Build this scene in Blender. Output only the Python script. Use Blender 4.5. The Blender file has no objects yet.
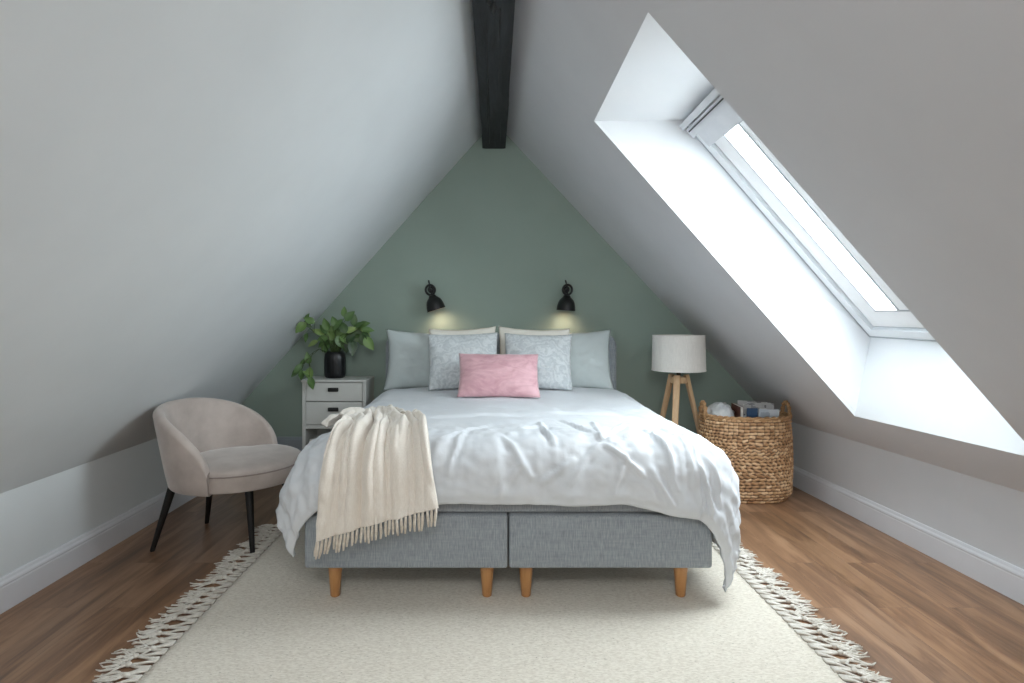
import bpy, bmesh, math, random
import numpy as np
from mathutils import Vector, Matrix, noise as mnoise
random.seed(7)
rng = np.random.RandomState(5)
S = bpy.context.scene
COL = S.collection
PI = math.pi

# ------------------------------------------------------------------ materials
def new_mat(name):
    m = bpy.data.materials.new(name)
    m.use_nodes = True
    nt = m.node_tree
    b = nt.nodes['Principled BSDF']
    return m, nt, b

def srgb(r, g, b):
    def c(v):
        v /= 255.0
        return v / 12.92 if v <= 0.04045 else ((v + 0.055) / 1.055) ** 2.4
    return (c(r), c(g), c(b), 1.0)

def coords(nt, scale=(1, 1, 1), rot=(0, 0, 0), out='Object'):
    tc = nt.nodes.new('ShaderNodeTexCoord')
    mp = nt.nodes.new('ShaderNodeMapping')
    mp.inputs['Scale'].default_value = scale
    mp.inputs['Rotation'].default_value = rot
    nt.links.new(tc.outputs[out], mp.inputs['Vector'])
    return mp.outputs['Vector']

def noise_tex(nt, vec, scale, detail=4, rough=0.55, dist=0.0):
    n = nt.nodes.new('ShaderNodeTexNoise')
    n.inputs['Scale'].default_value = scale
    n.inputs['Detail'].default_value = detail
    n.inputs['Roughness'].default_value = rough
    n.inputs['Distortion'].default_value = dist
    nt.links.new(vec, n.inputs['Vector'])
    return n.outputs['Fac']

def ramp(nt, fac, stops):
    r = nt.nodes.new('ShaderNodeValToRGB')
    e = r.color_ramp.elements
    while len(e) < len(stops):
        e.new(0.5)
    for el, (p, c) in zip(e, stops):
        el.position = p
        el.color = c
    nt.links.new(fac, r.inputs['Fac'])
    return r.outputs['Color']

def bump(nt, b, fac, strength, dist=0.01, prev=None):
    n = nt.nodes.new('ShaderNodeBump')
    n.inputs['Strength'].default_value = strength
    n.inputs['Distance'].default_value = dist
    nt.links.new(fac, n.inputs['Height'])
    if prev is not None:
        nt.links.new(prev, n.inputs['Normal'])
    nt.links.new(n.outputs['Normal'], b.inputs['Normal'])
    return n.outputs['Normal']

def mix(nt, fac, a, bb, mode='MIX'):
    m = nt.nodes.new('ShaderNodeMix')
    m.data_type = 'RGBA'
    m.blend_type = mode
    if isinstance(fac, (int, float)):
        m.inputs['Factor'].default_value = fac
    else:
        nt.links.new(fac, m.inputs['Factor'])
    for v, i in ((a, 6), (bb, 7)):
        if isinstance(v, tuple):
            m.inputs[i].default_value = v
        else:
            nt.links.new(v, m.inputs[i])
    return m.outputs[2]

def plain(name, c1, c2=None, rough=0.6, nscale=8, bstr=0.05, bscale=120, scale=(1, 1, 1), sheen=0.0, spec=0.5, bdist=0.004):
    m, nt, b = new_mat(name)
    v = coords(nt, scale)
    c2 = c2 or tuple(x * 0.92 for x in c1[:3]) + (1,)
    f = noise_tex(nt, v, nscale)
    nt.links.new(ramp(nt, f, [(0.3, c2), (0.7, c1)]), b.inputs['Base Color'])
    if bstr:
        bump(nt, b, noise_tex(nt, v, bscale, 3), bstr, bdist)
    b.inputs['Roughness'].default_value = rough
    b.inputs['Specular IOR Level'].default_value = spec
    if sheen:
        b.inputs['Sheen Weight'].default_value = sheen
        b.inputs['Sheen Roughness'].default_value = 0.4
    return m

M = {}
M['white_wall'] = plain('white paint', srgb(219, 224, 226), srgb(215, 220, 222), 0.85, 3, 0.03, 220, spec=0.2)
M['warm_wall'] = plain('warm white paint', srgb(212, 213, 216), srgb(208, 209, 212), 0.85, 3, 0.03, 220, spec=0.2)
M['reveal'] = plain('bright white paint', srgb(236, 238, 240), srgb(232, 235, 238), 0.8, 3, 0.02, 200, spec=0.2)
M['green_wall'] = plain('sage green paint', srgb(152, 167, 157), srgb(148, 163, 153), 0.85, 3, 0.03, 220, spec=0.2)
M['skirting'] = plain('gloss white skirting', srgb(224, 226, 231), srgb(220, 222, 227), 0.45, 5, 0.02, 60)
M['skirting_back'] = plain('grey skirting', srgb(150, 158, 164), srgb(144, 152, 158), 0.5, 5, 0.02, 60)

def wood_floor():
    m, nt, b = new_mat('oak plank floor')
    v = coords(nt, (1, 1, 1), (0, 0, PI / 2))
    br = nt.nodes.new('ShaderNodeTexBrick')
    br.inputs['Scale'].default_value = 1.0
    br.inputs['Brick Width'].default_value = 1.25
    br.inputs['Row Height'].default_value = 0.155
    br.inputs['Mortar Size'].default_value = 0.0007
    br.inputs['Mortar Smooth'].default_value = 0.3
    br.offset = 0.37
    br.inputs['Color1'].default_value = (0, 0, 0, 1)
    br.inputs['Color2'].default_value = (1, 1, 1, 1)
    br.inputs['Mortar'].default_value = (0.35, 0.35, 0.35, 1)
    nt.links.new(v, br.inputs['Vector'])
    # each board shifts the grain so neighbours do not run through
    add = nt.nodes.new('ShaderNodeVectorMath'); add.operation = 'MULTIPLY_ADD'
    nt.links.new(br.outputs['Color'], add.inputs[0])
    add.inputs[1].default_value = (7.3, 5.1, 3.7)
    nt.links.new(v, add.inputs[2])
    st = nt.nodes.new('ShaderNodeMapping'); st.inputs['Scale'].default_value = (1.1, 9, 1)
    nt.links.new(add.outputs['Vector'], st.inputs['Vector'])
    g1 = noise_tex(nt, st.outputs['Vector'], 1.3, 6, 0.62, 0.8)
    st2 = nt.nodes.new('ShaderNodeMapping'); st2.inputs['Scale'].default_value = (4, 90, 1)
    nt.links.new(add.outputs['Vector'], st2.inputs['Vector'])
    g2 = noise_tex(nt, st2.outputs['Vector'], 1.0, 4, 0.6, 0.2)
    base = ramp(nt, br.outputs['Color'], [(0.0, srgb(132, 97, 69)), (0.35, srgb(152, 112, 80)), (0.7, srgb(140, 106, 80)), (1.0, srgb(164, 124, 92))])
    grain = ramp(nt, g1, [(0.30, srgb(92, 74, 64)), (0.47, srgb(176, 152, 134)), (0.58, srgb(226, 206, 188)), (0.72, srgb(244, 232, 220))])
    c = mix(nt, 0.9, base, grain, 'MULTIPLY')
    c = mix(nt, 0.22, c, ramp(nt, g2, [(0.3, (0.12, 0.08, 0.06, 1)), (0.7, (1, 0.95, 0.9, 1))]), 'MULTIPLY')
    c = mix(nt, br.outputs['Fac'], c, srgb(62, 45, 34))
    gm = nt.nodes.new('ShaderNodeGamma'); gm.inputs['Gamma'].default_value = 0.68
    nt.links.new(c, gm.inputs['Color'])
    nt.links.new(gm.outputs['Color'], b.inputs['Base Color'])
    b.inputs['Roughness'].default_value = 0.33
    b.inputs['Specular IOR Level'].default_value = 0.5
    n = bump(nt, b, g2, 0.06, 0.004)
    inv = nt.nodes.new('ShaderNodeMath'); inv.operation = 'SUBTRACT'; inv.inputs[0].default_value = 1
    nt.links.new(br.outputs['Fac'], inv.inputs[1])
    bump(nt, b, inv.outputs[0], 0.3, 0.002, n)
    return m
M['floor'] = wood_floor()

def beam_mat():
    m, nt, b = new_mat('charred black beam')
    v = coords(nt, (6, 0.8, 6))
    f = noise_tex(nt, v, 3, 8, 0.65, 0.5)
    nt.links.new(ramp(nt, f, [(0.25, srgb(18, 20, 22)), (0.55, srgb(42, 46, 49)), (0.8, srgb(64, 69, 72))]), b.inputs['Base Color'])
    bump(nt, b, f, 0.5, 0.02)
    b.inputs['Roughness'].default_value = 0.7
    return m
M['beam'] = beam_mat()

def fabric(name, c1, c2, wx=60, wz=60, rough=0.9, sheen=0.2, bstr=0.25, big=3.0, bigamt=0.0):
    """woven cloth: two stretched noises make warp and weft"""
    m, nt, b = new_mat(name)
    f1 = noise_tex(nt, coords(nt, (wx * 4, wx * 4, wx * 0.35)), 1.0, 3, 0.6)
    f2 = noise_tex(nt, coords(nt, (wz * 0.4, wz * 0.4, wz * 4)), 1.0, 3, 0.6)
    md = nt.nodes.new('ShaderNodeMath'); md.operation = 'MULTIPLY_ADD'; md.inputs[1].default_value = 0.45
    f1b = nt.nodes.new('ShaderNodeMath'); f1b.operation = 'MULTIPLY'; f1b.inputs[1].default_value = 1.55
    nt.links.new(f1, f1b.inputs[0])
    nt.links.new(f2, md.inputs[0]); nt.links.new(f1b.outputs[0], md.inputs[2])
    hf = nt.nodes.new('ShaderNodeMath'); hf.operation = 'MULTIPLY'; hf.inputs[1].default_value = 0.5
    nt.links.new(md.outputs[0], hf.inputs[0])
    c = ramp(nt, hf.outputs[0], [(0.36, c2), (0.64, c1)])
    if bigamt:
        fb = noise_tex(nt, coords(nt), big, 3)
        c = mix(nt, bigamt, c, ramp(nt, fb, [(0.35, (0.6, 0.6, 0.6, 1)), (0.65, (1, 1, 1, 1))]), 'MULTIPLY')
    nt.links.new(c, b.inputs['Base Color'])
    bump(nt, b, hf.outputs[0], bstr, 0.004)
    b.inputs['Roughness'].default_value = rough
    b.inputs['Specular IOR Level'].default_value = 0.2
    b.inputs['Sheen Weight'].default_value = sheen
    return m
M['bed_fabric'] = fabric('grey melange upholstery', srgb(166, 172, 177), srgb(132, 139, 145), 60, 34, bstr=0.12)
M['bed_topper'] = fabric('grey topper fabric', srgb(164, 168, 173), srgb(132, 137, 143), 60, 34, bstr=0.12)
M['duvet'] = plain('white cotton', srgb(218, 221, 225), srgb(213, 217, 222), 0.8, 4, 0.14, 16, sheen=0.1, spec=0.2, bdist=0.012)
M['pillow_white'] = plain('cream cotton', srgb(236, 232, 222), srgb(230, 226, 216), 0.85, 5, 0.08, 25, spec=0.2, bdist=0.01)
M['pillow_sage'] = plain('pale sage cotton', srgb(196, 204, 204), srgb(190, 199, 199), 0.85, 5, 0.10, 22, spec=0.2, bdist=0.01)
M['velvet'] = plain('taupe velvet', srgb(200, 188, 181), srgb(176, 164, 157), 0.75, 7, 0.06, 300, sheen=0.6, spec=0.2)
M['velvet_piping'] = plain('taupe velvet piping', srgb(158, 146, 140), srgb(150, 138, 133), 0.8, 7, 0.03, 300, sheen=0.4, spec=0.2)
M['black_leg'] = plain('black stained wood', srgb(14, 13, 13), srgb(10, 9, 9), 0.5, 12, 0.05, 60)
M['black_metal'] = plain('black metal', srgb(10, 10, 11), srgb(8, 8, 9), 0.45, 12, 0.03, 200)
M['lamp_inner'] = plain('pale lamp lining', srgb(226, 200, 186), srgb(220, 192, 178), 0.6, 12, 0)
M['lacquer'] = plain('white lacquer', srgb(206, 207, 203), srgb(202, 203, 199), 0.45, 5, 0.02, 80)
M['lacquer_in'] = plain('shaded lacquer', srgb(150, 150, 146), srgb(144, 144, 140), 0.6, 5, 0.02, 80)
M['handle_black'] = plain('black handle', srgb(20, 20, 20), None, 0.5, 9, 0)
M['pot'] = plain('black glazed pot', srgb(14, 15, 18), srgb(10, 11, 14), 0.35, 10, 0.05, 40)
M['soil'] = plain('dark soil', srgb(46, 36, 28), srgb(30, 24, 19), 0.95, 60, 0.6, 90)
M['stem'] = plain('green stem', srgb(66, 84, 40), srgb(54, 70, 34), 0.6, 20, 0.05)
M['bed_wood'] = plain('orange beech', srgb(202, 150, 98), srgb(184, 130, 80), 0.4, 6, 0.04, 60, scale=(9, 9, 1))
M['lamp_wood'] = plain('pale oak', srgb(222, 188, 150), srgb(206, 170, 130), 0.5, 6, 0.04, 60, scale=(12, 12, 1))
M['lamp_linen'] = fabric('off white linen', srgb(240, 237, 231), srgb(228, 225, 219), 60, 60, 0.9, 0.1, 0.12)
M['brass'] = plain('dark brass', srgb(70, 62, 50), None, 0.4, 9, 0)
M['throw'] = fabric('cream wool throw', srgb(236, 229, 219), srgb(225, 216, 205), 70, 70, 0.9, 0.5, 0.08)
M['throw_fringe'] = plain('cream wool yarn', srgb(226, 217, 204), srgb(200, 189, 175), 0.9, 60, 0.2, 200, sheen=0.3)
M['rug_fringe'] = plain('ivory wool cord', srgb(232, 227, 218), srgb(206, 199, 188), 0.95, 40, 0.4, 240, sheen=0.3)
M['vent_grey'] = plain('anodised grey rail', srgb(222, 224, 228), srgb(212, 215, 220), 0.4, 9, 0)
M['frame_white'] = plain('white lacquered frame', srgb(242, 246, 249), srgb(238, 243, 247), 0.4, 6, 0.02, 60)
M['sash_white'] = plain('bright white frame', srgb(250, 251, 252), None, 0.4, 6, 0.02, 60)
M['seal'] = plain('grey rubber seal', srgb(182, 187, 192), None, 0.6, 9, 0)
M['dark_hole'] = plain('dark latch', srgb(40, 42, 46), None, 0.5, 9, 0)
M['plastic'] = plain('crinkled pale plastic', srgb(226, 226, 224), srgb(178, 180, 182), 0.3, 9, 0.5, 18, bdist=0.02)
M['brown_cover'] = plain('red brown cover', srgb(104, 58, 42), srgb(84, 44, 32), 0.5, 9, 0.03)
M['paper'] = plain('paper', srgb(226, 222, 214), srgb(206, 202, 194), 0.7, 40, 0.05)
M['box_white'] = plain('white card', srgb(206, 206, 200), srgb(196, 196, 190), 0.7, 9, 0.02)

def rug_mat():
    m, nt, b = new_mat('ivory woven wool')
    v = coords(nt)
    w1 = noise_tex(nt, coords(nt, (60, 170, 60)), 1.0, 4, 0.65)
    w2 = noise_tex(nt, v, 90, 3, 0.7)
    sp = noise_tex(nt, coords(nt, (70, 130, 1)), 1.0, 2, 0.5)
    c = ramp(nt, w1, [(0.3, srgb(204, 194, 178)), (0.6, srgb(234, 227, 214))])
    c = mix(nt, ramp(nt, sp, [(0.66, (0, 0, 0, 1)), (0.74, (1, 1, 1, 1))]), c, srgb(164, 154, 138))
    nt.links.new(c, b.inputs['Base Color'])
    n = bump(nt, b, w1, 0.5, 0.008)
    bump(nt, b, w2, 0.3, 0.006, n)
    b.inputs['Roughness'].default_value = 0.95
    b.inputs['Specular IOR Level'].default_value = 0.1
    b.inputs['Sheen Weight'].default_value = 0.3
    return m
M['rug'] = rug_mat()

def cushion_pattern():
    m, nt, b = new_mat('pale grey damask')
    v = coords(nt)
    w = nt.nodes.new('ShaderNodeTexWave')
    w.wave_type = 'RINGS'; w.rings_direction = 'SPHERICAL'
    w.inputs['Scale'].default_value = 6
    w.inputs['Distortion'].default_value = 14
    w.inputs['Detail'].default_value = 2.5
    w.inputs['Detail Scale'].default_value = 2.2
    nt.links.new(v, w.inputs['Vector'])
    n = noise_tex(nt, v, 26, 4, 0.6, 1.5)
    c = ramp(nt, w.outputs['Fac'], [(0.40, srgb(198, 204, 207)), (0.60, srgb(212, 217, 219))])
    c = mix(nt, 0.15, c, ramp(nt, n, [(0.42, srgb(140, 147, 152)), (0.58, (1, 1, 1, 1))]), 'MULTIPLY')
    nt.links.new(c, b.inputs['Base Color'])
    bump(nt, b, w.outputs['Fac'], 0.25, 0.006)
    b.inputs['Roughness'].default_value = 0.65
    b.inputs['Sheen Weight'].default_value = 0.3
    return m
M['damask'] = cushion_pattern()

def pink_velvet():
    m, nt, b = new_mat('dusty pink velvet')
    v = coords(nt, (1, 1, 2.2))
    n = noise_tex(nt, v, 6, 3, 0.6, 1.2)
    nt.links.new(ramp(nt, n, [(0.32, srgb(196, 146, 155)), (0.62, srgb(222, 178, 185))]), b.inputs['Base Color'])
    bump(nt, b, noise_tex(nt, v, 160, 3), 0.08, 0.004)
    b.inputs['Roughness'].default_value = 0.6
    b.inputs['Sheen Weight'].default_value = 0.7
    b.inputs['Sheen Roughness'].default_value = 0.35
    return m
M['pink'] = pink_velvet()

def leaf_mat():
    m, nt, b = new_mat('green leaf')
    at = nt.nodes.new('ShaderNodeAttribute'); at.attribute_name = 'tint'
    n = noise_tex(nt, coords(nt), 30, 3)
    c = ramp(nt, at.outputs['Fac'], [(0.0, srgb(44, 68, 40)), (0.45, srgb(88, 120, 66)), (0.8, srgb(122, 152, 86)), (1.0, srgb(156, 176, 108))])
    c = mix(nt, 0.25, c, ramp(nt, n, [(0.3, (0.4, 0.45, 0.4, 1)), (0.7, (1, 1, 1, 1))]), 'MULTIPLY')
    nt.links.new(c, b.inputs['Base Color'])
    b.inputs['Roughness'].default_value = 0.4
    return m
M['leaf'] = leaf_mat()

def basket_mat():
    m, nt, b = new_mat('woven water hyacinth')
    at = nt.nodes.new('ShaderNodeAttribute'); at.attribute_name = 'tint'
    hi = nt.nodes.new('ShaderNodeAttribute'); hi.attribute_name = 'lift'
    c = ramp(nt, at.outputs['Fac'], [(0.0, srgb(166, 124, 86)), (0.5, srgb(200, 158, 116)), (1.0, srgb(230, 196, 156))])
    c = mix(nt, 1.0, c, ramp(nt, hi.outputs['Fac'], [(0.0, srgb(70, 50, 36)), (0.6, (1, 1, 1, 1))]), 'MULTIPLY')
    n = noise_tex(nt, coords(nt, (40, 40, 160)), 1.0, 3)
    c = mix(nt, 0.3, c, ramp(nt, n, [(0.3, (0.45, 0.4, 0.35, 1)), (0.7, (1, 1, 1, 1))]), 'MULTIPLY')
    nt.links.new(c, b.inputs['Base Color'])
    bump(nt, b, n, 0.3, 0.004)
    b.inputs['Roughness'].default_value = 0.6
    return m
M['basket'] = basket_mat()
M['basket_rope'] = plain('twisted basket rope', srgb(196, 156, 112), srgb(140, 102, 66), 0.65, 30, 0.5, 60, scale=(1, 1, 3))

def magazine_mat(name, a, b2, c3, scale):
    m, nt, b = new_mat(name)
    v = coords(nt, (scale, scale, scale * 1.4))
    vo = nt.nodes.new('ShaderNodeTexVoronoi'); vo.inputs['Scale'].default_value = 4
    vo.distance = 'CHEBYCHEV'
    nt.links.new(v, vo.inputs['Vector'])
    sp = nt.nodes.new('ShaderNodeSeparateColor')
    nt.links.new(vo.outputs['Color'], sp.inputs['Color'])
    nt.links.new(ramp(nt, sp.outputs['Red'], [(0.35, a), (0.55, b2), (0.85, c3)]), b.inputs['Base Color'])
    b.inputs['Roughness'].default_value = 0.3
    return m
M['mag_blue'] = plain('blue cover', srgb(56, 84, 116), srgb(48, 72, 102), 0.35, 5, 0)
M['mag_light'] = magazine_mat('pale magazine cover', srgb(196, 204, 214), srgb(206, 212, 218), srgb(168, 178, 190), 3)
M['mag_grey'] = magazine_mat('photo magazine cover', srgb(190, 188, 186), srgb(96, 92, 94), srgb(206, 206, 206), 5)

def glass_mat():
    m, nt, b = new_mat('window glass')
    nt.nodes.remove(b)
    out = nt.nodes['Material Output']
    tr = nt.nodes.new('ShaderNodeBsdfTransparent'); tr.inputs['Color'].default_value = (0.97, 0.99, 0.99, 1)
    gl = nt.nodes.new('ShaderNodeBsdfGlossy'); gl.inputs['Roughness'].default_value = 0.02
    fc = nt.nodes.new('ShaderNodeLayerWeight'); fc.inputs['Blend'].default_value = 0.25
    fr = nt.nodes.new('ShaderNodeMath'); fr.operation = 'MULTIPLY'; fr.inputs[1].default_value = 0.25
    nt.links.new(fc.outputs['Facing'], fr.inputs[0])
    mx = nt.nodes.new('ShaderNodeMixShader')
    nt.links.new(fr.outputs[0], mx.inputs['Fac'])
    nt.links.new(tr.outputs['BSDF'], mx.inputs[1]); nt.links.new(gl.outputs['BSDF'], mx.inputs[2])
    nt.links.new(mx.outputs['Shader'], out.inputs['Surface'])
    return m
M['glass'] = glass_mat()

def bulb_mat():
    m, nt, b = new_mat('warm bulb')
    b.inputs['Base Color'].default_value = (1, 0.8, 0.55, 1)
    b.inputs['Emission Color'].default_value = (1, 0.72, 0.38, 1)
    b.inputs['Emission Strength'].default_value = 6
    return m
M['bulb'] = bulb_mat()

# ------------------------------------------------------------------ mesh helpers
class MB:
    """collects geometry, links it as one mesh object"""
    def __init__(self):
        self.v, self.f, self.tint, self.lift, self.mi = [], [], [], [], []
    def add(self, verts, faces, tint=0.5, lift=1.0, mi=0):
        o = len(self.v)
        self.v += [tuple(p) for p in verts]
        self.f += [tuple(i + o for i in q) for q in faces]
        n = len(verts)
        self.tint += list(tint) if hasattr(tint, '__len__') else [tint] * n
        self.lift += list(lift) if hasattr(lift, '__len__') else [lift] * n
        self.mi += [mi] * len(faces)
        return self
    def box(self, lo, hi, bev=0.0, seg=2, mat=None, mi=0):
        bm = bmesh.new()
        bmesh.ops.create_cube(bm, size=1)
        for q in bm.verts:
            q.co = Vector([(lo[k] + hi[k]) / 2 + q.co[k] * (hi[k] - lo[k]) for k in range(3)])
        if bev:
            bmesh.ops.bevel(bm, geom=bm.edges[:], offset=bev, segments=seg, affect='EDGES', profile=0.5)
        if mat is not None:
            bm.transform(mat)
        bm.verts.index_update()
        self.add([q.co.copy() for q in bm.verts], [[q.index for q in f.verts] for f in bm.faces], mi=mi)
        bm.free()
        return self
    def grid(self, P, close_u=False, close_v=False, tint=0.5, lift=1.0, flip=False, mi=0):
        nu, nv = len(P), len(P[0])
        vs = [p for row in P for p in row]
        fs = []
        for i in range(nu if close_u else nu - 1):
            for j in range(nv if close_v else nv - 1):
                a, b = i * nv + j, ((i + 1) % nu) * nv + j
                c, d = ((i + 1) % nu) * nv + (j + 1) % nv, i * nv + (j + 1) % nv
                fs.append((a, d, c, b) if flip else (a, b, c, d))
        return self.add(vs, fs, tint, lift, mi)
    def tube(self, pts, rad, n=8, cap=True, tint=0.5, mi=0):
        pts = [Vector(p) for p in pts]
        m = len(pts)
        rad = rad if hasattr(rad, '__len__') else [rad] * m
        rings = []
        t0 = (pts[1] - pts[0]).normalized()
        up = Vector((0, 0, 1)) if abs(t0.z) < 0.9 else Vector((1, 0, 0))
        nrm = t0.cross(up).normalized()
        for i in range(m):
            t = (pts[min(i + 1, m - 1)] - pts[max(i - 1, 0)]).normalized()
            nrm = (nrm - t * nrm.dot(t))
            nrm = nrm.normalized() if nrm.length > 1e-6 else t.orthogonal().normalized()
            bi = t.cross(nrm)
            rings.append([pts[i] + (nrm * math.cos(2 * PI * k / n) + bi * math.sin(2 * PI * k / n)) * rad[i] for k in range(n)])
        self.grid(rings, close_v=True, tint=tint, mi=mi)
        if cap:
            o = len(self.v) - m * n
            self.f.append(tuple(o + k for k in range(n - 1, -1, -1))); self.mi.append(mi)
            self.f.append(tuple(o + (m - 1) * n + k for k in range(n))); self.mi.append(mi)
        return self
    def lathe(self, prof, n=32, mat=None, caps=True, mi=0):
        rings = []
        for (r, z) in prof:
            row = [Vector((r * math.cos(2 * PI * k / n), r * math.sin(2 * PI * k / n), z)) for k in range(n)]
            rings.append([mat @ p for p in row] if mat is not None else row)
        self.grid(rings, close_v=True, flip=True, mi=mi)
        if caps:
            o = len(self.v) - len(prof) * n
            if prof[0][0] > 1e-5:
                self.f.append(tuple(o + k for k in range(n - 1, -1, -1))); self.mi.append(mi)
            if prof[-1][0] > 1e-5:
                e = o + (len(prof) - 1) * n
                self.f.append(tuple(e + k for k in range(n))); self.mi.append(mi)
        return self
    def build(self, name, mat, parent=None, smooth=False, loc=None, rot=None, merge=False, angle=None):
        me = bpy.data.meshes.new(name)
        me.from_pydata(self.v, [], self.f)
        mats = mat if isinstance(mat, (list, tuple)) else [mat]
        for q in mats:
            me.materials.append(q)
        if len(mats) > 1:
            me.polygons.foreach_set('material_index', self.mi)
        if any(t != 0.5 for t in self.tint):
            a = me.attributes.new('tint', 'FLOAT', 'POINT'); a.data.foreach_set('value', self.tint)
        if any(t != 1.0 for t in self.lift):
            a = me.attributes.new('lift', 'FLOAT', 'POINT'); a.data.foreach_set('value', self.lift)
        bm = bmesh.new(); bm.from_mesh(me)
        if merge:
            bmesh.ops.remove_doubles(bm, verts=bm.verts[:], dist=1e-5)
        bmesh.ops.recalc_face_normals(bm, faces=bm.faces[:])
        if smooth:
            for f in bm.faces: f.smooth = True
            if angle:
                for e in bm.edges:
                    if len(e.link_faces) == 2 and e.calc_face_angle(0) > angle:
                        e.smooth = False
        bm.to_mesh(me); bm.free()
        o = bpy.data.objects.new(name, me)
        COL.objects.link(o)
        if parent is not None: o.parent = parent
        if loc is not None: o.location = loc
        if rot is not None: o.rotation_euler = rot
        return o

def tag(o, label, cat, group=None):
    o['label'] = label; o['category'] = cat
    if group: o['group'] = group
    return o

def thing(name, label, cat, loc=(0, 0, 0), rot=(0, 0, 0), group=None):
    o = bpy.data.objects.new(name, None)
    COL.objects.link(o)
    o.location = loc; o.rotation_euler = rot
    o.empty_display_size = 0.1
    return tag(o, label, cat, group)

def struct(o):
    o['kind'] = 'structure'
    return o

def copy_thing(root, loc, rot=None, label=None):
    r = root.copy(); COL.objects.link(r); r.location = loc
    if rot is not None: r.rotation_euler = rot
    if label: r['label'] = label
    for ch in list(root.children):
        c = ch.copy(); COL.objects.link(c); c.parent = r
        for g in list(ch.children):
            d = g.copy(); COL.objects.link(d); d.parent = c
    return r

def fbm(x, y, z=0.0, oct=3):
    s, a, t = 0.0, 1.0, 0.0
    for k in range(oct):
        s += a * mnoise.noise(Vector((x, y, z + 7.1 * k))); t += a
        a *= 0.5; x *= 2.03; y *= 2.03; z *= 2.03
    return s / t

def smooth01(t):
    t = max(0.0, min(1.0, t))
    return t * t * (3 - 2 * t)

# ------------------------------------------------------------------ the room
# x right, y away from the camera, z up; the floor is z = 0
YB, YF = 4.75, -2.4
RX, RZ = 0.034, 2.928                       # ridge line
LX, LZ = -2.125, 0.512                      # left knee wall and its top
def right_x(y): return 2.39 - 0.031 * (y - 2.5)
def right_z(y): return 0.495 - 0.009 * (y - 2.5)
def slope_pt(y, s):                          # point on the right ceiling slope, s 0 ridge .. 1 knee wall
    return Vector((RX + (right_x(y) - RX) * s, y, RZ + (right_z(y) - RZ) * s))
def slope_at_x(y, x): return slope_pt(y, (x - RX) / (right_x(y) - RX))

struct(MB().box((-2.6, YF - 0.1, -0.1), (2.9, YB + 0.1, 0.0)).build('floor', M['floor']))
# left knee wall and right knee wall, ten centimetres thick
mb = MB(); mb.box((LX - 0.1, YF, 0), (LX, YB, LZ))
struct(mb.build('wall_left', M['white_wall']))
mb = MB()
lo = [Vector((right_x(y), y, 0)) for y in (YF, YB)]; hi = [Vector((right_x(y), y, right_z(y))) for y in (YF, YB)]
d = Vector((0.1, 0, 0))
mb.add([lo[0], lo[1], hi[1], hi[0], lo[0] + d, lo[1] + d, hi[1] + d, hi[0] + d],
       [(0, 1, 2, 3), (4, 7, 6, 5), (0, 4, 5, 1), (3, 2, 6, 7), (0, 3, 7, 4), (1, 5, 6, 2)])
struct(mb.build('wall_right', M['warm_wall']))
# gable walls: pentagons
def gable(y0, y1):
    xr = right_x(y0)
    prof = [(LX - 0.1, 0), (xr + 0.1, 0), (xr + 0.1, right_z(y0) + 0.0), (RX, RZ), (LX - 0.1, LZ)]
    vs = [(x, y0, z) for x, z in prof] + [(x, y1, z) for x, z in prof]
    return MB().add(vs, [(0, 1, 2, 3, 4), (9, 8, 7, 6, 5)] + [(i, i + 5, (i + 1) % 5 + 5, (i + 1) % 5) for i in range(5)])
struct(gable(YB, YB + 0.1).build('wall_back', M['green_wall']))
struct(gable(YF, YF - 0.1).build('wall_front', M['white_wall']))
# left slope
nL = Vector((-(RZ - LZ), 0, (RX - LX))).normalized() * 0.12
a, b_ = Vector((RX, YF, RZ)), Vector((RX, YB, RZ)); c, d_ = Vector((LX, YB, LZ)), Vector((LX, YF, LZ))
vs = [a, b_, c, d_]; vs = vs + [p + nL for p in vs]
cube_f = [(0, 1, 2, 3), (7, 6, 5, 4), (0, 4, 5, 1), (1, 5, 6, 2), (2, 6, 7, 3), (3, 7, 4, 0)]
struct(MB().add(vs, cube_f).build('ceiling_left', M['white_wall']))
# right slope with the roof window opening
TF, TN = slope_at_x(3.135, 0.574), slope_at_x(2.051, 0.571)
BF, BN = slope_at_x(3.371, 2.164), slope_at_x(2.262, 2.190)
A0, A1 = slope_pt(YF, 0), slope_pt(YB, 0)
B1, B0 = slope_pt(YB, 1), slope_pt(YF, 1)
mb = MB()
vs = [A0, A1, B1, B0, TN, TF, BF, BN]
nR = Vector((RZ - right_z(2.5), 0, right_x(2.5) - RX)).normalized()
fs = [(0, 1, 5, 4), (1, 2, 6, 5), (2, 3, 7, 6), (3, 0, 4, 7)]
mb.add(vs, fs)
mb.add([p + nR * 0.02 for p in vs], fs)
struct(mb.build('ceiling_right', M['warm_wall']))
# window plane: far top, near top, far bottom, near bottom corners of the frame
WTF, WTN = Vector((1.075, 3.135, TF.z + 0.004)), Vector((1.075, 2.055, TN.z + 0.004))
WBF, WBN = Vector((2.262, 3.371, 1.175)), Vector((2.285, 2.262, 1.160))
mb = MB()
for q in ([TF, TN, WTN, WTF], [TF, WTF, WBF, BF], [TN, BN, WBN, WTN], [BF, WBF, WBN, BN]):
    n = (q[1] - q[0]).cross(q[2] - q[0]).normalized()
    cen = (TF + TN + BF + BN + WTF + WTN + WBF + WBN) / 8
    if n.dot(cen - q[0]) > 0: n = -n
    mb.add(q + [p + n * 0.03 for p in q], [(0, 1, 2, 3), (7, 6, 5, 4), (0, 4, 5, 1), (1, 5, 6, 2), (2, 6, 7, 3), (3, 7, 4, 0)])
struct(mb.build('trim_1', M['reveal']))

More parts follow.
